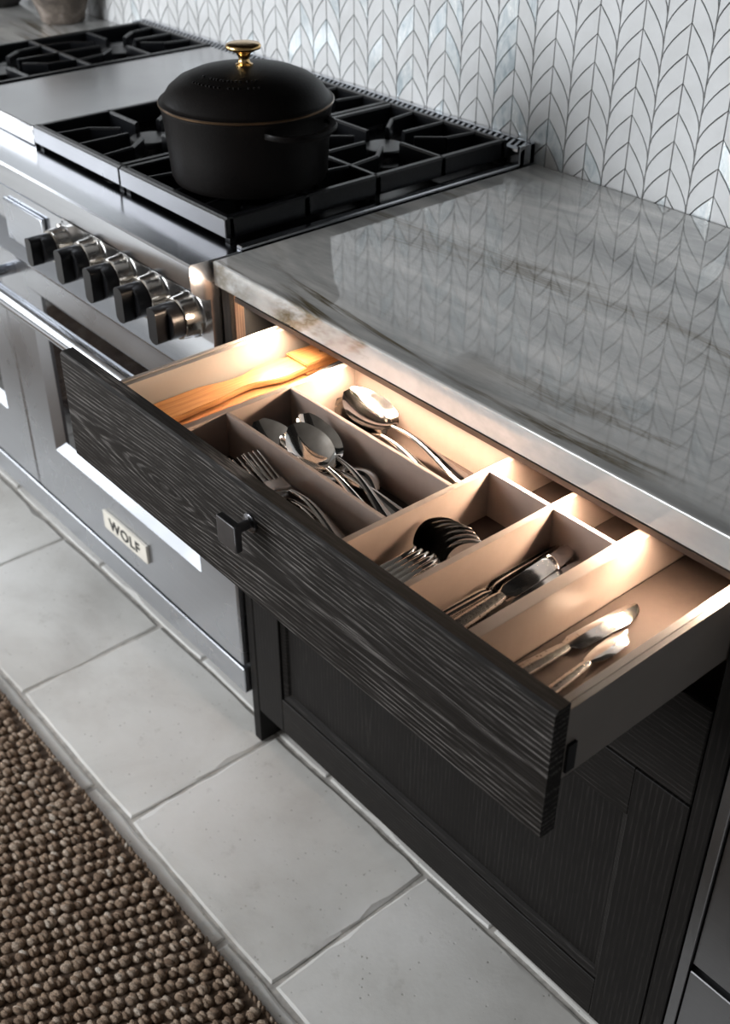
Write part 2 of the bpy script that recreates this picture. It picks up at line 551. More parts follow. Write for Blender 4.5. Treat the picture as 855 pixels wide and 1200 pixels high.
for r in range(-12, 3):
    cy = y_edges - TW / 2 + r * TW + (TW if False else 0)
    off = 0.0 if r == 0 else random.uniform(-.2, .2)
    if cy + TW / 2 < RY0 + .0 or cy - TW / 2 > WALLY + .05:
        continue
    for c in range(-9, 8):
        cx = 0.222 + c * 0.3985 + off
        if cx - TL / 2 < RX0 or cx + TL / 2 > RX1 or cy + TW / 2 > WALLY + .005 or cy - TW / 2 < RY0:
            continue
        o = bpy.data.objects.new('floor_tile', random.choice(tile_meshes))
        COL.objects.link(o)
        o.parent = floor
        o.location = (cx, cy + random.uniform(-.002, .002), random.uniform(-.0006, .0006))
        o.rotation_euler = (0, 0, random.choice((0, PI)) + random.uniform(-.004, .004))

# ---- leaf mosaic on the back wall
PX, PZ, RISE, GR = 0.0812, 0.0405, 0.053, 0.0011
def hcurve(u):
    f = lambda t: (t + .02) ** .6
    return RISE * (f(u) - f(0)) / (f(1) - f(0))
CWR, CWL = 0.0425, PX - 0.0425      # valley->top width, top->valley width
def leaf_poly(w):
    """polygon of a leaf rising from the valley line (x=0) to the top line (x=w)"""
    us = [0, .06, .18, .36, .58, .8, 1]
    lo, hi = [], []
    for u in us:
        e = 1e-3
        du = (hcurve(min(1, u + e)) - hcurve(max(0, u - e))) / ((min(1, u + e) - max(0, u - e)) * w)
        L = math.hypot(1, du)
        nx, nz = -du / L, 1 / L
        x, z = u * w, hcurve(u)
        a = (min(w - GR, max(GR, x + nx * GR)), z + nz * GR)
        b = (min(w - GR, max(GR, x - nx * GR)), z + PZ - nz * GR)
        lo.append(a); hi.append(b)
    hi[0] = (GR, PZ - GR * 3.2); lo[0] = (GR, GR * 3.0)
    return lo + hi[::-1]
def leaf_geo(side):
    w = CWR if side > 0 else CWL
    return [(side * x, z) for x, z in leaf_poly(w)]
LEAF_Y = WALLY - 0.0045
def leaf_mesh(side, mat):
    bm = newbm()
    P = leaf_geo(side)
    F = [bm.verts.new((x, 0, z)) for x, z in P]
    B = [bm.verts.new((x, .0043, z)) for x, z in P]
    fs = [bm.faces.new(F)]
    n = len(P)
    for i in range(n):
        fs.append(bm.faces.new((F[i], B[i], B[(i + 1) % n], F[(i + 1) % n])))
    bmesh.ops.recalc_face_normals(bm, faces=fs)
    return mesh_of('leaf_tile', bm, mat, 30)
leaf_meshes = {(s, p): leaf_mesh(s, 'pearl' if p else 'leaf') for s in (1, -1) for p in (0, 1)}
def project(p):
    d = Vector(p) - CAM_POS
    z = d.dot(fwd)
    return 427.5 + FPX * d.dot(r2) / z, 600 - FPX * d.dot(u2) / z, z
spots = []
rl = random.Random(21)
for n in range(-32, 22):
    xv = 0.1365 + n * PX          # valley line
    for side in (1, -1):
        xt = xv + (CWR if side > 0 else -CWL)
        k_top = round((xt - 0.179) / PX)
        zt0 = 0.9483 + (k_top % 2) * PZ / 2      # a vertex on the top line
        zv0 = zt0 - RISE
        kmin = math.floor((0.86 - zv0) / PZ)
        for k in range(kmin, kmin + 27):
            z = zv0 + k * PZ
            if z > 1.85 or xv < -2.6 or xv > 1.8:
                continue
            pearl = 1 if rl.random() < .15 else 0
            spots.append((xv, z, side, pearl))
near, far = [], []
for s in spots:
    cx, cz = s[0] + s[2] * .02, s[1] + .045
    px, py, d = project((cx, LEAF_Y, cz))
    zz = project((cx, LEAF_Y, max(cz + .03, H)))[1]
    if -30 < px < 885 and py > -30 and cz + .045 > H and d > 0:
        near.append((d, s))
    else:
        far.append(s)
near.sort(key=lambda t: t[0])
far += [s for d, s in near[300:]]
near = near[:300]
for d, (x, z, side, pearl) in near:
    o = bpy.data.objects.new('leaf_tile', leaf_meshes[(side, pearl)])
    COL.objects.link(o)
    o.parent = wall_back
    o.location = (x, LEAF_Y, z)
    o.rotation_euler = (rl.uniform(-.004, .004), 0, rl.uniform(-.006, .006))
for pearl, nm in ((0, 'leaf_mosaic'), (1, 'pearl_leaf_mosaic')):
    vs_, fs_ = [], []
    for x, z, side, p in far:
        if p != pearl:
            continue
        P = leaf_geo(side)
        b0 = len(vs_)
        n = len(P)
        vs_ += [(x + a, LEAF_Y, z + b) for a, b in P] + [(x + a, LEAF_Y + .0043, z + b) for a, b in P]
        f = list(range(b0, b0 + n))
        fs_.append(f if side > 0 else f[::-1])
        for i in range(n):
            j = (i + 1) % n
            q = (b0 + i, b0 + n + i, b0 + n + j, b0 + j)
            fs_.append(q if side > 0 else q[::-1])
    me = bpy.data.meshes.new(nm)
    me.from_pydata(vs_, [], fs_)
    me.materials.append(MAT['pearl' if pearl else 'leaf_far'])
    o = bpy.data.objects.new(nm, me)
    COL.objects.link(o)
    o.parent = wall_back
    o['kind'] = 'stuff'

# ---------------------------------------------------------------- worktops
CB = WALLY - 0.0075
o = box('worktop', 0.0, 1.75, 0.0, CB, CT, H, 'marble', None, 0.003, 2)
tag(o, 'polished grey white stone worktop with olive veins above the open drawer', 'worktop')
o = box('worktop', -2.3, -1.225, 0.0, CB, CT, H, 'marble', None, 0.003, 2)
tag(o, 'pale stone worktop beyond the range, carrying the weathered urn', 'worktop')

# ---------------------------------------------------------------- base cabinet with the open drawer
FY = 0.012
cab = thing('base_cabinet', (0.43, 0.3, 0), 'dark oak base cabinet with its cutlery drawer pulled open', 'cabinet')
bm = newbm()
add_box(bm, 0.0, 0.0175, FY + .002, CB, 0.09, CT - .001)      # left side
add_box(bm, 0.850, 0.8765, FY + .002, CB, 0.09, CT - .001)
add_box(bm, 0.0175, 0.850, 0.60, CB, 0.09, CT - .001)
add_box(bm, 0.0175, 0.850, FY + .03, 0.60, 0.09, 0.108)
obj('carcass', bm, 'carcass', cab)
box('toe_kick', 0.02, 0.85, 0.085, 0.10, 0.0, 0.09, 'dark', cab)
box('leg', -0.002, 0.0178, FY, 0.09, 0.0, CT - .001, 'oak_stile', cab, 0.001)
box('leg', 0.8495, 0.8765, FY, 0.09, 0.0, CT - .001, 'oak_stile', cab, 0.001)
box('filler_stile', 0.0185, 0.046, FY + .006, 0.05, 0.712, CT - .001, 'oak_frame_lit', cab, 0.001, label='brown oak stile beside the range, strip light painted into its colour')
box('filler_panel', 0.0462, 0.0485, FY + .004, 0.10, 0.712, CT - .001, 'dark', cab)
box('top_rail', 0.0485, 0.8495, FY + .004, 0.045, 0.868, CT - .001, 'oak_rail', cab)
box('drawer_runner', 0.085, 0.108, 0.05, 0.55, 0.78, 0.80, 'alu', cab)
box('inner_panel', 0.072, 0.084, 0.05, 0.598, 0.712, 0.868, 'carcass', cab)
# lower shut drawer
o = box('lower_drawer', 0.0195, 0.8475, FY, FY + .02, 0.5615, 0.701, 'oak_rail', cab, 0.0015)
# shaker door
dz0, dz1, dx0, dx1 = 0.08, 0.5575, 0.0195, 0.8475
door = box('door', dx0 + .06, dx1 - .065, FY + .012, FY + .018, dz0 + .07, dz1 - .07, 'oak_stile', cab)
sl, sr, rb, rt = dx0 + .0695, dx1 - .0735, dz0 + .077, dz1 - .077
box('door_stile', dx0, sl, FY, FY + .02, dz0, dz1, 'oak_stile', door, 0.001)
box('door_stile', sr, dx1, FY, FY + .02, dz0, dz1, 'oak_stile', door, 0.001)
box('door_rail', sl, sr, FY + .0003, FY + .02, dz0, rb, 'oak_rail', door, 0.001)
box('door_rail', sl, sr, FY + .0003, FY + .02, rt, dz1, 'oak_rail', door, 0.001)
bm = newbm()
def bead(ax, a0, a1, c, sgn):
    add_prism(bm, [(c, FY + .004), (c, FY + .0125), (c + sgn * .012, FY + .0125), (c + sgn * .009, FY + .008)][::1], ax, a0, a1) if ax == 'Z' else \
        add_prism(bm, [(FY + .004, c), (FY + .0125, c), (FY + .0125, c + sgn * .012), (FY + .008, c + sgn * .009)], ax, a0, a1)
bead('Z', rb, rt, sl, 1); bead('Z', rb, rt, sr, -1); bead('X', sl, sr, rb, 1); bead('X', sl, sr, rt, -1)
obj('panel_moulding', bm, 'oak_rail', door, 20)

# the drawer box
DZ = 0.852
XL0, XL1, XR0, XR1 = 0.112, 0.127, 0.832, 0.847
DFY, DBY = -0.2411, -0.2223
bm = newbm()
ZB = 0.7705
def side_prof(x0, x1, s):
    # stepped side: outer rail, fine groove, inner liner a little lower
    a, b, c = (x0, x0 + .006, x1) if s > 0 else (x1, x1 - .006, x0)
    return [(a, ZB), (a, DZ), (b, DZ), (b, DZ - .003), (b + s * .0015, DZ - .003), (b + s * .0015, DZ - .0012), (c, DZ - .0012), (c, ZB)]
add_prism(bm, side_prof(XL0, XL1, 1), 'Y', DBY, 0.27)
add_prism(bm, side_prof(XR0, XR1, -1), 'Y', DBY, 0.27)
add_box(bm, XL1, XR0, 0.258, 0.27, ZB, DZ)
add_box(bm, XL1, XR0, DBY, 0.258, ZB + .008, ZB + .018)
drawer = obj('drawer', bm, 'box', cab, 30)
bm = newbm()
prof = [(DFY + .0025, 0.7062), (DBY, 0.7062), (DBY, 0.86), (DFY + .004, 0.86), (DFY, 0.8565), (DFY, 0.7085)]
add_prism(bm, prof, 'X', 0.008, 0.8468)
obj('drawer_front', bm, 'oak_front', drawer, 20)
box('fixing_clip', 0.8472, 0.8502, DBY + .001, DBY + .012, 0.7785, 0.811, 'black_plastic', drawer)
box('drawer_liner', XL1 + .0005, XR0 - .0005, DBY + .0005, 0.2575, ZB + .0185, ZB + .021, 'mat', drawer)
# pull
bm = newbm()
add_lathe(bm, [(.0115, 0), (.0115, .003), (.009, .0045), (.006, .005)], (0.4205, DFY + .0005, 0.818), '-Y', 24)
knob = obj('drawer_knob', bm, 'gunmetal', drawer)
bm = newbm()
add_lathe(bm, [(.0058, .004), (.0056, .024)], (0.4205, DFY, 0.818), '-Y', 20)
obj('knob_stem', bm, 'gunmetal', drawer)
box('knob_plate', 0.4035, 0.4375, -0.2735, -0.2645, 0.8005, 0.8345, 'gunmetal', drawer, 0.0012, 2)

# the cutlery tray standing in the drawer
TZ0 = ZB + .0215
tray = thing('cutlery_tray', (0.49, 0.0, TZ0), 'taupe divided cutlery tray fitted inside the open drawer', 'tray')
TF, TB = DBY + .001, 0.245
tb = box('tray_base', 0.262, 0.7345, TF + .006, TB - .006, TZ0, TZ0 + .002, 'mat', tray)
DT = DZ - .0005
def divider(x0, x1, y0, y1, z1=DT, mat='tray'):
    return box('divider', x0, x1, y0, y1, TZ0, z1, mat, tray, 0.0006)
divider(.2515, .2615, TF, TB)                 # beside the tongs
divider(.5405, .5485, TF, TB)
divider(.6325, .6405, TF + .0061, TB)
divider(.7195, .7345, TF, TB)
divider(.2615, .5405, TF, TF + .006)          # front wall
divider(.5485, .7195, TF, TF + .006)
divider(.2615, .5405, -.1615, -.1560)         # forks / spoons
divider(.2615, .5405, -.0680, -.0625)         # spoons / serving spoons
divider(.2615, .5405, .0340, .0395)           # back of the serving spoons
divider(.5485, .6325, -.0160, -.0105)
divider(.6405, .7195, -.0160, -.0105)
divider(.2615, .5405, TB - .006, TB)
divider(.5485, .6325, TB - .006, TB)
divider(.6405, .7195, TB - .006, TB)

# under-worktop light that shines into the drawer
led = thing('light_strip', (0.45, 0.006, CT - .0075), 'slim warm light strip fixed under the front edge of the worktop', 'light')
bm = newbm()
add_box(bm, 0.05, 0.845, 0.0010, 0.0125, CT - .0018, CT - .0002)
add_box(bm, 0.05, 0.845, 0.0105, 0.0125, CT - .0135, CT - .0018)
add_box(bm, 0.05, 0.845, -0.0005, 0.0010, CT - .0072, CT - .0002)
obj('channel', bm, 'bronze', led)
# the diffuser leans forward so that it washes the drawer from back to front
bm = newbm()
add_prism(bm, [(.0016, CT - .0060), (.0016, CT - .0022), (.0104, CT - .0022), (.0104, CT - .0128)], 'X', 0.052, 0.843)
obj('diffuser', bm, 'led', led)

# ---------------------------------------------------------------- range
RXL, RXR = -1.2185, -0.004
rng = thing('range', (-0.61, 0.3, 0), 'stainless steel double oven range with black knobs', 'range')
bm = newbm()
add_box(bm, RXL, RXR - .001, 0.055, 0.60, 0.10, 0.905)
obj('body', bm, 'steel_dark', rng)
for x in (-1.17, -0.05):
    for y in (0.11, 0.56):
        o = obj('leg', add_lathe(newbm(), [(.02, 0), (.02, .005), (.014, .012), (.014, .1)], (x, y, 0), 'Z', 16), 'steel_dark', rng)
box('toe_board', RXL + .03, RXR - .03, 0.085, 0.095, 0.012, 0.10, 'dark', rng)
bm = newbm()
prof = [(-.0315, .9149), (.052, .9135), (.052, .857), (-.004, .857), (-.012, .8585), (-.02, .8625), (-.028, .869), (-.0335, .8755), (-.0345, .879), (-.0345, .912)]
add_prism(bm, prof, 'X', RXL, RXR)
obj('bullnose', bm, 'steel', rng, 25)
bm = newbm()
prof = [(-.004, .8568), (.05, .8568), (.05, .7255), (-.0145, .7255), (-.017, .7275), (-.0175, .731), (-.0165, .7335), (-.0050, .782), (-.004, .790)]
add_prism(bm, prof, 'X', RXL, RXR - .001)
obj('control_panel', bm, 'steel', rng, 25)
# display plate + indicator lamp
bm = newbm()
add_box(bm, -.6475, -.5005, -.0125, -.0045, .757, .831, .003, 2)
obj('display_plate', bm, 'steel_v', rng, 20, label='pale blank steel plate')
bm = newbm()
add_lathe(bm, [(.0065, 0), (.0065, .004), (.004, .006), (.0, .0065)], (-.447, -.0042, .8325), '-Y', 16)
obj('indicator', bm, 'chrome', rng)

def knob_at(x, z, s=1.0, turn=0.0):
    bm = newbm()
    add_lathe(bm, [(.0345 * s, 0), (.0345 * s, .002), (.0322 * s, .005), (.0312 * s, .022), (.0306 * s, .0255), (.0295 * s, .0265), (.026 * s, .0265)], (x, -.0042, z), '-Y', 40)
    bz = obj('knob_bezel', bm, 'chrome', rng)
    bm = newbm()
    add_lathe(bm, [(.0268 * s, .025), (.0264 * s, .0445), (.0250 * s, .0460), (.0, .0460)], (x, -.0042, z), '-Y', 36)
    g = []
    w, hh = .0118 * s, .0275 * s
    for k in range(9):
        a = PI * k / 8
        g.append((w * math.cos(a), hh * .72 + hh * .28 * math.sin(a)))
    for k in range(9):
        a = PI + PI * k / 8
        g.append((w * math.cos(a), -hh * .72 + hh * .28 * math.sin(a)))
    c, s_ = math.cos(turn), math.sin(turn)
    g = [(x + a * c - b * s_, z + a * s_ + b * c) for a, b in g]
    add_prism(bm, g, 'Y', -.0042 - .0645, -.0042 - .040)
    obj('knob_grip', bm, 'black_plastic', bz)
    bm = newbm()
    add_lathe(bm, [(.0018, 0), (.0018, .0006), (0, .0007)], (x, -.0042, z + .0415 * s), '-Y', 8)
    obj('knob_mark', bm, 'black_print', bz)
for x in (-.335, -.2435, -.152, -.0605):
    knob_at(x, .8155)
knob_at(-.4385, .8080, .86)

def oven_door(x0, x1, wx0, wx1, badge):
    z0, z1 = .1735, .7235
    wz0, wz1 = .3135, .665
    b = .019
    yf, yb = 0.0, .05
    bm = newbm()
    def ring(x0, x1, z0, z1, y):
        return [bm.verts.new(p) for p in ((x0, y, z0), (x1, y, z0), (x1, y, z1), (x0, y, z1))]
    e = .003
    R = [ring(x0, x1, z0, z1, yb), ring(x0, x1, z0, z1, yf + e), ring(x0 + e, x1 - e, z0 + e, z1 - e, yf),
         ring(wx0, wx1, wz0, wz1, yf), ring(wx0 + b, wx1 - b, wz0 + b, wz1 - b, yf + .015), ring(wx0 + b, wx1 - b, wz0 + b, wz1 - b, yf + .020)]
    fs = []
    for A, B in zip(R, R[1:]):
        for i in range(4):
            fs.append(bm.faces.new((A[i], A[(i + 1) % 4], B[(i + 1) % 4], B[i])))
    fs.append(bm.faces.new(R[0]))
    fs.append(bm.faces.new(R[-1]))
    bmesh.ops.recalc_face_normals(bm, faces=fs)
    d = obj('oven_door', bm, 'steel_v', rng, 20)
    box('oven_window', wx0 + b + .0005, wx1 - b - .0005, yf + .015, yf + .0195, wz0 + b + .0005, wz1 - b - .0005, 'glass_black', d)
    bm = newbm()
    hz, hy, hr = .6860, -.070, .0165
    add_lathe(bm, [(hr - .003, x0 + .03), (hr, x0 + .033), (hr, x1 - .033), (hr - .003, x1 - .03)], (0, hy, hz), 'X', 28)
    for xx in (x0 + .07, x1 - .07):
        add_tube(bm, [(xx, .001, hz), (xx, hy + .012, hz)], .011, 16)
    obj('oven_handle', bm, 'steel', d)
    if badge:
        bx0, bx1, bz0, bz1 = -.4545, -.2965, .2265, .2675
        box('badge', bx0, bx1, -.0065, -.0002, bz0, bz1, 'badge', d, .0012, 2, label='cream badge')
        cu = bpy.data.curves.new('badge_text', 'FONT')
        cu.body = 'WOLF'
        cu.align_x, cu.align_y = 'CENTER', 'CENTER'
        cu.size = .0335
        cu.extrude = .0006
        cu.offset = .0007
        cu.space_character = 1.12
        to = bpy.data.objects.new('badge_text', cu)
        COL.objects.link(to)
        bpy.context.view_layer.update()
        me = bpy.data.meshes.new_from_object(to)
        bpy.data.objects.remove(to)
        sx = 0.112 / (max(v.co.x for v in me.vertices) - min(v.co.x for v in me.vertices))
        for v in me.vertices:
            x, y, z = v.co
            v.co = ((bx0 + bx1) / 2 + x * sx, -.0068 - z, (bz0 + bz1) / 2 + y - .0005)
        me.materials.clear()
        me.materials.append(MAT['black_print'])
        lo = bpy.data.objects.new('badge_lettering', me)
        COL.objects.link(lo)
        lo.parent = d
        lo['label'] = 'black letters WOLF'
    return d
oven_door(-.7515, -.0065, -.637, -.114, True)
oven_door(RXL, -.7555, -1.12, -.851, False)
bm = newbm()
add_box(bm, RXL, -.0065, .0015, .05, .107, .163, .0015)
obj('kick_panel', bm, 'steel_v', rng)
box('kick_gap_shade', RXL + .002, -.008, .016, .0549, .1632, .1734, 'dark', rng)  # black strip filling the open gap to paint in its shade

# cooktop: enamel deck, rims, grates, burners, griddle cover
bm = newbm()
add_box(bm, RXL, RXR - .001, .052, .604, .900, .9125)
obj('cooktop_deck', bm, 'enamel', rng)
for x0, x1 in ((RXR - .013, RXR), (RXL, RXL + .013)):
    bm = newbm()
    add_box(bm, x0, x1, .052, .61, .9125, .9185, .0015)
    obj('side_rim', bm, 'steel', rng)
def grate(x0, x1, y0, y1, name='grate'):
    bm = newbm()
    zt, zb, w = .951, .921, .0085
    def bar(xa, ya, xb, yb, wa=w, z0=zb, z1=zt):
        d = Vector((xb - xa, yb - ya, 0)); L = d.length; d.normalize()
        n = Vector((-d.y, d.x, 0)) * wa / 2
        pr = [Vector((xa, ya, 0)) + n, Vector((xa, ya, 0)) - n, Vector((xb, yb, 0)) - n, Vector((xb, yb, 0)) + n]
        bot = [bm.verts.new((p.x, p.y, z0)) for p in pr]
        q = [Vector((p.x, p.y, z1)) for p in pr]
        c = Vector(((xa + xb) / 2, (ya + yb) / 2, z1))
        t1 = [bm.verts.new((p.x, p.y, z1 - .003)) for p in pr]
        t2 = []
        for p, s in zip(q, (-1, 1, 1, -1)):
            t2.append(bm.verts.new(p + Vector((-d.y, d.x, 0)) * (s * .0022)))
        fs = [bm.faces.new(bot), bm.faces.new(t2)]
        for A, B in ((bot, t1), (t1, t2)):
            for i in range(4):
                fs.append(bm.faces.new((A[i], A[(i + 1) % 4], B[(i + 1) % 4], B[i])))
        bmesh.ops.recalc_face_normals(bm, faces=fs)
    ym = (y0 + y1) / 2
    bar(x0, y0, x1, y0, .012); bar(x0, y1, x1, y1, .012)
    bar(x0 + .006, y0, x0 + .006, y1, .012); bar(x1 - .006, y0, x1 - .006, y1, .012)
    bar(x0, ym, x1, ym, .010)
    for ya, yb in ((y0, ym), (ym, y1)):
        cx, cy = (x0 + x1) / 2, (ya + yb) / 2
        g = .042
        bar(x0, cy, cx - g, cy); bar(x1, cy, cx + g, cy)
        bar(cx, ya, cx, cy - g); bar(cx, yb, cx, cy + g)
        for sx in (-1, 1):
            for sy in (-1, 1):
                ex = cx + sx * (x1 - x0) * .27
                ey = ya if sy < 0 else yb
                kx, ky = cx + sx * .068, cy + sy * .075
                bar(ex, ey, kx, ky, .0075, zb + .004); bar(kx, ky, cx + sx * .034, cy + sy * .036, .0075, zb + .004)
    for sx in (x0 + .008, x1 - .008):
        for sy in (y0 + .004, ym, y1 - .004):
            add_box(bm, sx - .006, sx + .006, sy - .005, sy + .005, .9126, zb + .004)
    g = obj(name, bm, 'iron', rng, 25)
    box('front_sheen_strip', x0 + .0005, x1 - .0005, y0 - .0085, y0 - .0062, zb + .001, zt - .0025, 'steel_dark', g, .0006, label='steel strip standing in for light on the iron grate front')  # added steel strip standing in for window sheen on the black iron front
    return g
secs = ((-.3225, -.036), (-.609, -.3265), (-1.186, -.9005))
for x0, x1 in secs:
    grate(x0, x1, .057, .598)
    for cy in (.057 + .13525, .598 - .13525):
        cx = (x0 + x1) / 2
        bm = newbm()
        add_lathe(bm, [(.062, .9126), (.060, .918), (.045, .9205), (.042, .928), (.040, .928)], (cx, cy, 0), 'Z', 32)
        bu = obj('burner', bm, 'enamel', rng)
        obj('burner_cap', add_lathe(newbm(), [(.036, .9282), (.037, .933), (.034, .9355), (0, .9365)], (cx, cy, 0), 'Z', 28), 'iron', bu)
bm = newbm()
add_box(bm, -.8965, -.6135, .050, .600, .9135, .948, .0025, 2)
obj('griddle_cover', bm, 'griddle', rng, 20)
# rear vent trim: a rail with a comb of open slots
bm = newbm()
add_prism(bm, [(.604, .9135), (.604, .936), (.606, .939), (.613, .941), (.613, .9135)], 'X', RXL, RXR)
tr = obj('vent_trim', bm, 'steel', rng, 25)
box('vent_back', RXL, RXR, .6265, .6375, .9135, .9475, 'steel', tr, .001)
box('vent_floor', RXL + .001, RXR - .001, .613, .6265, .9135, .930, 'dark', tr)
for x0 in (RXL, RXR - .006):
    box('vent_end', x0, x0 + .006, .6015, .6375, .9135, .9465, 'steel', tr, .0008)
bm = newbm()
nslot = 92
for i in range(nslot):
    x = RXL + .01 + (RXR - RXL - .02) * i / (nslot - 1)
    add_prism(bm, [(.6128, .937), (.6128, .941), (.6267, .947), (.6267, .943)], 'X', x - .0028, x + .0028)
o = obj('vent_ribs', bm, 'steel', tr)
o['kind'] = 'stuff'

# ---------------------------------------------------------------- dutch oven on the front right burner
PXc, PYc, PZ0 = -.160, .1805, .9515
pot = thing('dutch_oven', (PXc, PYc, PZ0), 'matte black cast iron lidded pot with a brass knob on the range', 'pot')
bm = newbm()
add_lathe(bm, [(0, 0), (.108, 0), (.1135, .003), (.1165, .010), (.1195, .055), (.1235, .100), (.1255, .106), (.1255, .109), (.119, .109), (.1175, .103), (.113, .012), (0, .009)], (PXc, PYc, PZ0), 'Z', 72)
obj('pot_body', bm, 'pot', pot)
vdir = Vector((CAM_POS.x - PXc, CAM_POS.y - PYc, 0)).normalized()
sdir = Vector((-vdir.y, vdir.x, 0))       # to the right as seen
ang0 = math.atan2(vdir.y, vdir.x)
for k, a0 in enumerate((ang0 + math.radians(40), ang0 + math.radians(220))):
    bm = newbm()
    r0, zz = .118, PZ0 + .093
    path = []
    for i in range(15):
        t = -1 + 2 * i / 14
        a = a0 + t * .52
        out = .030 * (1 - abs(t) ** 3.2)
        path.append((PXc + (r0 + out) * math.cos(a), PYc + (r0 + out) * math.sin(a), zz - .004 * (1 - abs(t))))
    # flat loop handle
    prev = None
    fs = []
    for i, p in enumerate(path):
        a = math.atan2(p[1] - PYc, p[0] - PXc)
        n = Vector((math.cos(a), math.sin(a), 0))
        c = Vector(p)
        ring = [bm.verts.new(c + n * dn + Vector((0, 0, dz))) for dn, dz in ((-.006, -.003), (.005, -.004), (.007, 0), (.005, .004), (-.006, .003))]
        if prev:
            for j in range(5):
                fs.append(bm.faces.new((prev[j], ring[j], ring[(j + 1) % 5], prev[(j + 1) % 5])))
        else:
            fs.append(bm.faces.new(ring))
        prev = ring
    fs.append(bm.faces.new(prev))
    bmesh.ops.recalc_face_normals(bm, faces=fs)
    obj('pot_handle', bm, 'pot', pot, 50)
LZ = PZ0 + .1095
bm = newbm()
lp = [(.121, 0), (.1265, 0), (.1275, .002), (.1265, .0045), (.1225, .0055), (.120, .009), (.112, .0205), (.098, .0315), (.078, .0400), (.055, .0455), (.030, .0485), (.012, .0495), (0, .0495)]
add_lathe(bm, [(0, .002)] + lp, (PXc, PYc, LZ), 'Z', 72)
lid = obj('lid', bm, 'pot', pot, 50)
obj('lid_rim', add_lathe(newbm(), [(.1268, .0005), (.1279, .0015), (.1279, .0028), (.1268, .0042)], (PXc, PYc, LZ), 'Z', 72), 'brass_dark', lid)
bm = newbm()
add_lathe(bm, [(.0125, 0), (.0125, .002), (.0085, .004), (.0075, .010), (.0105, .017), (.019, .0215), (.0245, .0235), (.0255, .027), (.0235, .0295), (.012, .0305), (0, .031)], (PXc, PYc, LZ + .0492), 'Z', 32)
obj('lid_knob', bm, 'brass', lid, 60, label='brass mushroom knob')
bm = newbm()
rk = random.Random(3)
for i in range(16):      # small cast relief marks on the lid
    a = ang0 - .95 + .085 * i + rk.uniform(-.01, .01)
    for rr, hz in ((.083, .0384), (.066, .0436)):
        if rk.random() < .3:
            continue
        px, py = PXc + rr * math.cos(a - .1), PYc + rr * math.sin(a - .1)
        add_box(bm, px - .0016, px + .0016, py - .0014, py + .0014, LZ + hz - .003, LZ + hz + .0012, .0004)
obj('lid_relief', bm, 'pot', lid)

# ---------------------------------------------------------------- cutlery
def base_spoon(L, bl, bw, dep, hw):
    """local x: bowl tip at 0, handle end at L; returns bowl and handle meshes"""
    S = []
    n = 15
    for i in range(n):
        s = .015 + .985 * i / (n - 1)
        w = bw * (math.sin(PI * min(1, s * .93 + .02)) ** .62) * (1.0 + .12 * (.5 - s))
        d = dep * math.sin(PI * min(1, s * .98)) ** .8
        w = max(w, .0028)
        S.append((bl * s, 0, w, .004 + .003 * s * s - d + .013 * (1 - s) ** 1.6, d * .96, .0013))
    bowl = mesh_of('bowl', add_loft(newbm(), S, 11), 'silver', 50)
    T = []
    z0 = .007
    for i in range(13):
        t = i / 12
        x = bl * .985 + (L - bl * .985) * t
        w = .0028 + (hw - .0028) * t ** 1.6
        if t > .93:
            w *= .72
        z = z0 + .010 * math.sin(PI * min(1, t * 1.25)) * (1 - t * .8) - .004 * t
        T.append((x, 0, w, z, -.0004, .0042 - .0017 * t))
    T.append((L + .003, 0, hw * .3, T[-1][3], 0, .0016))
    hand = mesh_of('handle', add_loft(newbm(), T, 7), 'silver', 50)
    return ('bowl', bowl), ('handle', hand)

def base_fork(L, tl, fw, hw):
    bm = newbm()
    for k in range(4):
        y = -fw + 2 * fw * (k + .5) / 4
        S = []
        for i in range(7):
            t = i / 6
            S.append((.001 + tl * t, y, .0009 + .0008 * t, .009 - .010 * t + .004 * (1 - t) ** 3 * 0 + .0, 0, .0018))
        add_loft(bm, S, 5)
    S = []
    for x, w, z in ((tl - .001, fw, -.001), (tl + .008, fw * 1.02, -.002), (tl + .018, fw * .9, -.001), (tl + .026, fw * .55, .002), (tl + .034, .0032, .006)):
        S.append((x, 0, w, z, .001, .0018))
    add_loft(bm, S, 7)
    head = mesh_of('tines', bm, 'silver', 50)
    T = []
    for i in range(12):
        t = i / 11
        x = tl + .033 + (L - tl - .033) * t
        w = .0032 + (hw - .0032) * t ** 1.5
        T.append((x, 0, w, .006 + .010 * math.sin(PI * min(1, t * 1.25)) * (1 - t * .8) - .004 * t, -.0003, .0040 - .0015 * t))
    T.append((L + .003, 0, hw * .35, T[-1][3], 0, .0016))
    return ('tines', head), ('handle', mesh_of('handle', add_loft(newbm(), T, 7), 'silver', 50))

def base_knife(L, hl, bw, hw, blunt=True, hmat='silver', bmat='blade'):
    """local x: handle butt at 0, blade tip at L"""
    T = []
    for t, f in ((0, .55), (.03, .9), (.1, 1), (.5, .92), (.9, .8), (1, .62)):
        T.append((hl * t, 0, hw * f, .0045, 0, .0085 * (.7 + .3 * f)))
    hand = mesh_of('handle', add_loft(newbm(), T, 11), hmat, 50)
    S = []
    pts = ((0, .45), (.04, .55), (.09, .93), (.2, 1.0), (.5, .98), (.75, .95), (.88, .8), (.95, .55), (.99, .28), (1, .1)) if blunt else \
          ((0, .35), (.06, .5), (.2, .82), (.4, 1.0), (.6, 1.0), (.75, .86), (.9, .42), (1, .06))
    for t, f in pts:
        S.append((hl + (L - hl) * t, bw * (1 - f) * .45, bw * f, .0042, 0, .0022 - .001 * t))
    return ('handle', hand), ('blade', mesh_of('blade', add_loft(newbm(), S, 7, True), bmat, 25))

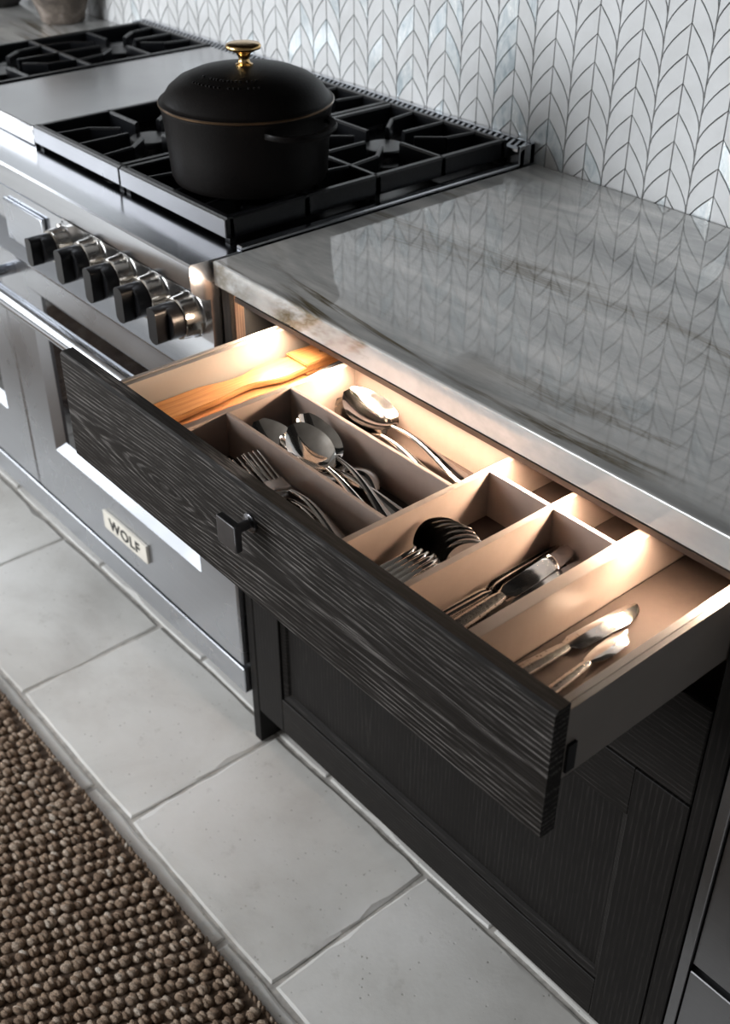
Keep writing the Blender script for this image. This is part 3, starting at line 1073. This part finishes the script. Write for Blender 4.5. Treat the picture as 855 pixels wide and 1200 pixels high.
def place(name, parts, p0, p1, label, cat, group=None, roll=0.0):
    """puts local x from p0 towards p1 (world)"""
    p0, p1 = Vector(p0), Vector(p1)
    x = (p1 - p0).normalized()
    y = Vector((0, 0, 1)).cross(x).normalized()
    z = x.cross(y)
    R = Matrix((x, y, z)).transposed() @ Matrix.Rotation(roll, 3, 'X')
    o = bpy.data.objects.new(name, None)
    o.empty_display_size = .03
    COL.objects.link(o)
    o.matrix_basis = Matrix.Translation(p0) @ R.to_4x4()
    tag(o, label, cat, group)
    for nm, me in parts:
        c = bpy.data.objects.new(nm, me)
        COL.objects.link(c)
        c.parent = o
    return o

FZ = TZ0 + .002          # floor of the tray
tea = base_spoon(.165, .056, .0185, .009, .0085)
table = base_spoon(.205, .077, .0255, .012, .0100)
fork = base_fork(.190, .048, .0125, .0095)
knife = base_knife(.205, .088, .0098, .0085)

# B: spoons heaped in the middle cell, bowls to the left
Z = FZ
G = 'heaped silver spoons'
place('spoon', table, (.274, -.125, Z + .026), (.466, -.141, Z + .006), 'silver spoon at the far left of the spoon heap', 'spoon', G, .10)
place('spoon', table, (.318, -.0955, Z + .043), (.49, -.116, Z + .013), 'dark reflecting silver spoon at the back of the spoon heap', 'spoon', G, -.18)
place('spoon', table, (.334, -.117, Z + .046), (.515, -.142, Z + .015), 'bright silver spoon on top in the middle of the spoon heap', 'spoon', G, .12)
place('spoon', tea, (.400, -.090, Z + .036), (.530, -.104, Z + .009), 'silver teaspoon lying face down at the right of the spoon heap', 'spoon', G, PI)
place('spoon', table, (.336, -.102, Z + .012), (.53, -.138, Z + .007), 'silver spoon under the heap, mostly its handle showing', 'spoon', G, -.05)
place('spoon', table, (.322, -.124, Z + .029), (.51, -.098, Z + .009), 'silver spoon nested right below the topmost spoon', 'spoon', G, .12)
# A: forks in the front left cell
place('fork', fork, (.318, -.190, Z + .026), (.505, -.196, Z + .010), 'silver fork nearest the drawer front', 'fork', 'dinner forks', .1)
place('fork', fork, (.327, -.176, Z + .033), (.515, -.184, Z + .016), 'silver fork on top with four tines showing, beside the spoon divider', 'fork', 'dinner forks', -.12)
place('fork', fork, (.322, -.182, Z + .018), (.51, -.176, Z + .004), 'silver fork lying underneath the other two forks', 'fork', 'dinner forks')
# C: two serving spoons
serv = base_spoon(.215, .086, .0285, .013, .0110)
place('serving_spoon', serv, (.284, .004, Z + .026), (.49, .004, Z + .008), 'large polished serving spoon, upper of the two in the back cell', 'spoon', 'serving spoons', .1)
place('serving_spoon', serv, (.280, -.002, Z + .016), (.48, -.024, Z + .004), 'large polished serving spoon, lower of the two in the back cell', 'spoon', 'serving spoons', .1)
# D: a row of nested dessert spoons, handles towards the drawer front
des = base_spoon(.124, .050, .0190, .010, .0062)
order = ('first', 'second', 'third', 'fourth', 'fifth', 'sixth', 'seventh', 'eighth')
for k in range(8):
    x = .5575 + k * .0074
    place('dessert_spoon', des, (x + .006, -.082 - .004 * abs(k - 3) * .5, Z + .026 - .0010 * k), (x + .002, -.208, Z + .009),
          'small silver spoon, %s from the left in the nested row' % order[k], 'spoon', 'nested dessert spoons', -.78 + .04 * k)
# E: table knives, handles towards the drawer front
for k, (xa, xb, za, roll, lab) in enumerate((
        (.647, .650, .006, 1.35, 'silver table knife on edge against the left divider of the knife cell'),
        (.656, .657, .008, 1.2, 'silver table knife on edge, second from the left in the knife cell'),
        (.667, .664, .006, 1.0, 'silver table knife tilted in the middle of the knife cell'),
        (.678, .670, .013, .25, 'silver table knife on top with a bright flat blade'),
        (.690, .688, .005, .45, 'silver table knife beside the thick right divider of the knife cell'))):
    place('table_knife', base_knife(.198 + .004 * (k % 2), .090, .0095, .0082, True, 'chased' if k in (2, 3) else 'silver', 'silver'),
          (xa, -.2120, Z + za), (xb, -.02, Z + za + .006), lab, 'knife', 'table knives', roll)
# F: two odd knives in the wide right cell
FZ2 = ZB + .0212
place('table_knife', base_knife(.190, .092, .0105, .0085, True, 'chased', 'blade'), (.7475, -.2075, FZ2 + .001), (.7630, -.019, FZ2 + .004),
      'long silver knife with a beaded handle lying alone in the right cell', 'knife', None, .12)
place('butter_knife', base_knife(.148, .082, .0105, .0068, False, 'chased', 'silver'), (.7880, -.2005, FZ2 + .001), (.7815, -.052, FZ2 + .004),
      'short butter knife with a pointed blade beside the right drawer side', 'knife', None, -.1)

# wooden tongs in the left cell
LZ0 = ZB + .0212
tongs = thing('wooden_tongs', (.155, -.06, LZ0), 'honey coloured wooden tongs lying in the left cell', 'tongs')
def slat(prof, z0, z1, nm, mat, parent):
    bm = newbm()
    pts = [(a, y) for y, a, b in prof] + [(b, y) for y, a, b in prof[::-1]]
    t = bmesh.new()
    add_prism(t, pts, 'Z', z0, z1)
    join(bm, t)
    bmesh.ops.remove_doubles(bm, verts=bm.verts, dist=1e-6)
    bmesh.ops.recalc_face_normals(bm, faces=bm.faces)
    es = [e for e in bm.edges if abs(e.verts[0].co.z - e.verts[1].co.z) < 1e-6]
    bmesh.ops.bevel(bm, geom=es, offset=.0012, segments=2, affect='EDGES')
    return obj(nm, bm, mat, parent, 50)
def smooth_prof(p, n=40):
    out = []
    for i in range(n + 1):
        y = p[0][0] + (p[-1][0] - p[0][0]) * i / n
        for q, r in zip(p, p[1:]):
            if q[0] <= y <= r[0] + 1e-9:
                t = (y - q[0]) / (r[0] - q[0]); t = t * t * (3 - 2 * t)
                out.append((y, q[1] + (r[1] - q[1]) * t, q[2] + (r[2] - q[2]) * t))
                break
    return out
arm = smooth_prof([(-.200, .131, .1790), (-.125, .130, .1740), (-.066, .1400, .1670), (-.012, .1300, .1790), (.030, .1370, .1770), (.085, .1400, .1790)])
arm2 = smooth_prof([(-.200, .143, .1925), (-.125, .141, .1875), (-.066, .149, .1800), (-.006, .140, .1960), (.030, .148, .1890), (.085, .148, .1900)])
TZt = LZ0 + .0245
slat(arm2, LZ0 + .0045, LZ0 + .0125, 'lower_arm', 'beech2', tongs)
slat(arm, LZ0 + .0165, TZt, 'upper_arm', 'beech', tongs)
blk = smooth_prof([(.020, .1340, .1790), (.083, .1370, .1810)], 8)
slat(blk, LZ0 + .0126, LZ0 + .0164, 'spacer_block', 'beech2', tongs)
slat(blk, TZt + .0001, TZt + .005, 'end_block', 'beech', tongs)
obj('rivet', add_lathe(newbm(), [(.0035, 0), (.0035, .0006), (.002, .0009), (0, .001)], (.160, .060, TZt + .005), 'Z', 16), 'brass_dark', tongs)
ut = thing('kitchen_utensil', (.19, -.05, LZ0), 'slim dark handled utensil leaning beside the wooden tongs', 'utensil')
UA, UB = Vector((.2055, -.200, LZ0 + .0045)), Vector((.2400, .060, LZ0 + .0545))
U = lambda t: tuple(UA.lerp(UB, t))
obj('shaft', add_tube(newbm(), [U(0), U(.5), U(.62)], .0028, 10), 'gunmetal', ut)
obj('ferrule', add_tube(newbm(), [U(.62), U(.70)], [.0045, .0045], 12), 'beech', ut)
obj('grip', add_tube(newbm(), [U(.70), U(.80), U(1)], [.0045, .0058, .0052], 12), 'black_plastic', ut)

# ---------------------------------------------------------------- appliance at the right
fr_ = thing('drawer_fridge', (1.18, .3, 0), 'dark steel drawer appliance beside the right end of the oak cabinet', 'appliance')
box('body', .8805, 1.478, .035, .62, .06, CT - .002, 'steel_dark', fr_)
box('side_trim', .8795, .8925, .010, .0349, .02, CT - .002, 'steel_dark', fr_, .001)
box('side_trim', 1.466, 1.479, .010, .0349, .02, CT - .002, 'steel_dark', fr_, .001)
box('upper_drawer', .8935, 1.465, .016, .0349, .3285, .868, 'steel_dark', fr_, .001)
box('lower_drawer', .8935, 1.465, .014, .0349, .06, .3165, 'steel_dark', fr_, .0012)
box('gap_strip', .8935, 1.465, .026, .0349, .3166, .3284, 'dark', fr_)
for x in (.91, 1.45):
    for y in (.1, .55):
        obj('foot', add_lathe(newbm(), [(.018, 0), (.018, .006), (.01, .01), (.01, .06)], (x, y, 0), 'Z', 14), 'dark', fr_)
ec = thing('base_cabinet', (1.62, .3, 0), 'dark oak base cabinet at the far right end of the worktop', 'cabinet')
box('carcass', 1.4815, 1.75, .032, CB, .09, CT - .001, 'oak_stile', ec)
box('door', 1.484, 1.747, FY, .0315, .08, CT - .01, 'oak_stile', ec, .001)
box('plinth', 1.49, 1.74, .09, .6, 0, .09, 'dark', ec)
lc = thing('base_cabinet', (-1.76, .3, 0), 'dark oak base cabinet on the far left side of the range', 'cabinet')
box('carcass', -2.298, -1.228, .032, CB, .09, CT - .001, 'oak_stile', lc)
for x0, x1 in ((-2.296, -1.766), (-1.760, -1.230)):
    d = box('door', x0, x1, FY, .0315, .08, CT - .01, 'oak_stile', lc, .001)
box('plinth', -2.28, -1.24, .09, .6, 0, .09, 'dark', lc)

# ---------------------------------------------------------------- unseen range hood, shelf and wall cupboard, added for shade and dark reflections
hood = thing('added_range_hood', (-.61, .645, 1.66), 'unseen dark oak hood added above the range for shade and dark reflections', 'range hood')  # unseen, added to shade the cooktop and darken what it mirrors
bm = newbm()
add_prism(bm, [(.08, 1.68), (WALLY - .006, 1.68), (WALLY - .006, RZ - .002), (.30, RZ - .002), (.12, 1.86)], 'X', -1.30, .035)
obj('hood_body', bm, 'oak_stile', hood)
box('hood_rim', -1.32, .055, .06, WALLY - .006, 1.62, 1.68, 'oak_rail', hood, .002)
sh = thing('added_dark_shelf', (-.62, .645, 1.37), 'unseen dark oak shelf added above the range to darken its reflections', 'shelf')  # unseen, added so the steel top mirrors a dark underside
box('board', -1.30, .035, .37, WALLY - .006, 1.37, 1.41, 'oak_rail', sh, .002)
for x in (-1.15, -.12):
    box('bracket', x - .012, x + .012, .45, WALLY - .006, 1.31, 1.3699, 'gunmetal', sh)
wc = thing('added_wall_cupboard', (.75, .645, 1.38), 'dark oak wall cupboard above the worktop', 'cabinet')  # unseen, added so the front of the worktop mirrors something dark
box('carcass', .062, 1.70, .322, WALLY - .006, 1.385, 2.40, 'oak_stile', wc)
for i in range(3):
    x0 = .064 + i * .5455
    box('cupboard_door', x0, x0 + .5425, .300, .3215, 1.387, 2.398, 'oak_stile', wc, .001)
# ---------------------------------------------------------------- vessels on the far worktop
ux, uy = -1.465, .555
o = thing('urn', (ux, uy, H), 'weathered brown stone urn near the tiled wall', 'urn')
bm = newbm()
add_lathe(bm, [(0, .001), (.046, 0), (.052, .004), (.053, .014), (.058, .030), (.070, .060), (.082, .100), (.086, .140), (.078, .180), (.062, .205), (.060, .220), (.066, .232), (.060, .233), (.055, .220), (.060, .20), (.074, .17), (.078, .13), (0, .03)], (ux, uy, H), 'Z', 40)
for v in bm.verts:
    v.co += Vector((random.uniform(-.001, .001), random.uniform(-.001, .001), 0))
obj('vessel', bm, 'urn', o, 60)
bx, by = -1.745, .52
o = thing('stoneware_bowl', (bx, by, H), 'round black stoneware bowl at the far left behind the range', 'bowl')
bm = newbm()
add_lathe(bm, [(0, .0), (.05, 0), (.055, .006), (.085, .03), (.112, .07), (.122, .11), (.118, .112), (.106, .072), (.08, .036), (0, .012)], (bx, by, H), 'Z', 40)
obj('vessel', bm, 'bowl_dark', o, 60)

# ---------------------------------------------------------------- jute rug
RGX0, RGX1, RGY0, RGY1 = -1.9, 1.3, -1.15, -.294
rug = thing('jute_rug', ((RGX0 + RGX1) / 2, (RGY0 + RGY1) / 2, 0), 'chunky brown knotted jute rug on the stone floor', 'rug')
box('backing', RGX0, RGX1, RGY0, RGY1, .0012, .008, 'jute_base', rug, .002)
rr = random.Random(5)
sph = bmesh.new()
bmesh.ops.create_uvsphere(sph, u_segments=8, v_segments=5, radius=1)
sph.verts.ensure_lookup_table()
SV = [v.co.copy() for v in sph.verts]
SF = [[v.index for v in f.verts] for f in sph.faces]
sph.free()
vs_, fs_ = [], []
def knot(x, y, z, a, lx, ly, lz):
    b0 = len(vs_)
    c, s = math.cos(a), math.sin(a)
    sk = rr.uniform(-.25, .25)
    for v in SV:
        # squarish pillow with a waist: reads as a wrapped loop of yarn
        px, py, pz = v.x * lx, v.y * ly, v.z * lz
        px += sk * py
        k = 1 + .10 * math.sin(v.y * 5 + v.x * 3)
        px *= k; pz *= k
        vs_.append((x + px * c - py * s, y + px * s + py * c, z + pz))
    fs_.extend([[b0 + i for i in f] for f in SF])
sx_, sy_ = .0222, .0172
ROW = .36                      # the rows run slightly askew to the rug's edge
ra = -math.atan(ROW)
off_ = [rr.uniform(0, sy_) for _ in range(400)]
for i in range(int((RGX1 - RGX0) / sx_) + 20):
    for j in range(int((RGY1 - RGY0) / sy_)):
        y = RGY1 - .010 - j * sy_ + rr.uniform(-.0028, .0028) - off_[i]
        x = RGX0 + i * sx_ - (RGY1 - y) * ROW + rr.uniform(-.0012, .0012)
        if x < RGX0 + .008 or x > RGX1 - .008 or y < RGY0 + .01:
            continue
        f = rr.uniform(1.1, 1.2) if rr.random() < .1 else rr.uniform(.82, 1.08)
        zb = .0105 + rr.uniform(-.001, .0015)
        # one loop: a fat body and two strands wrapped over it
        knot(x, y, zb, ra + rr.uniform(-.2, .2), .0086 * f, .0110 * f, .0072 * f)
        t = rr.uniform(.35, 1.0)
        knot(x - .0012, y + .0036 * f, zb + .0030, ra + t, .0086 * f, .0044 * f, .0050 * f)
        knot(x + .0012, y - .0036 * f, zb + .0030, ra + t, .0086 * f, .0044 * f, .0050 * f)
for i in range(int((RGX1 - RGX0) / .0105)):
    knot(RGX0 + .006 + i * .0105, RGY1 - .001 + rr.uniform(-.001, .001), .0062, PI / 2 - .35 + rr.uniform(-.2, .2), .0038, .0078, .0052)
me = bpy.data.meshes.new('loops')
me.from_pydata(vs_, [], fs_)
me.shade_smooth()
me.materials.append(MAT['jute'])
lo = bpy.data.objects.new('loops', me)
COL.objects.link(lo)
lo.parent = rug
lo.matrix_parent_inverse = rug.matrix_basis.inverted()
lo['kind'] = 'stuff'
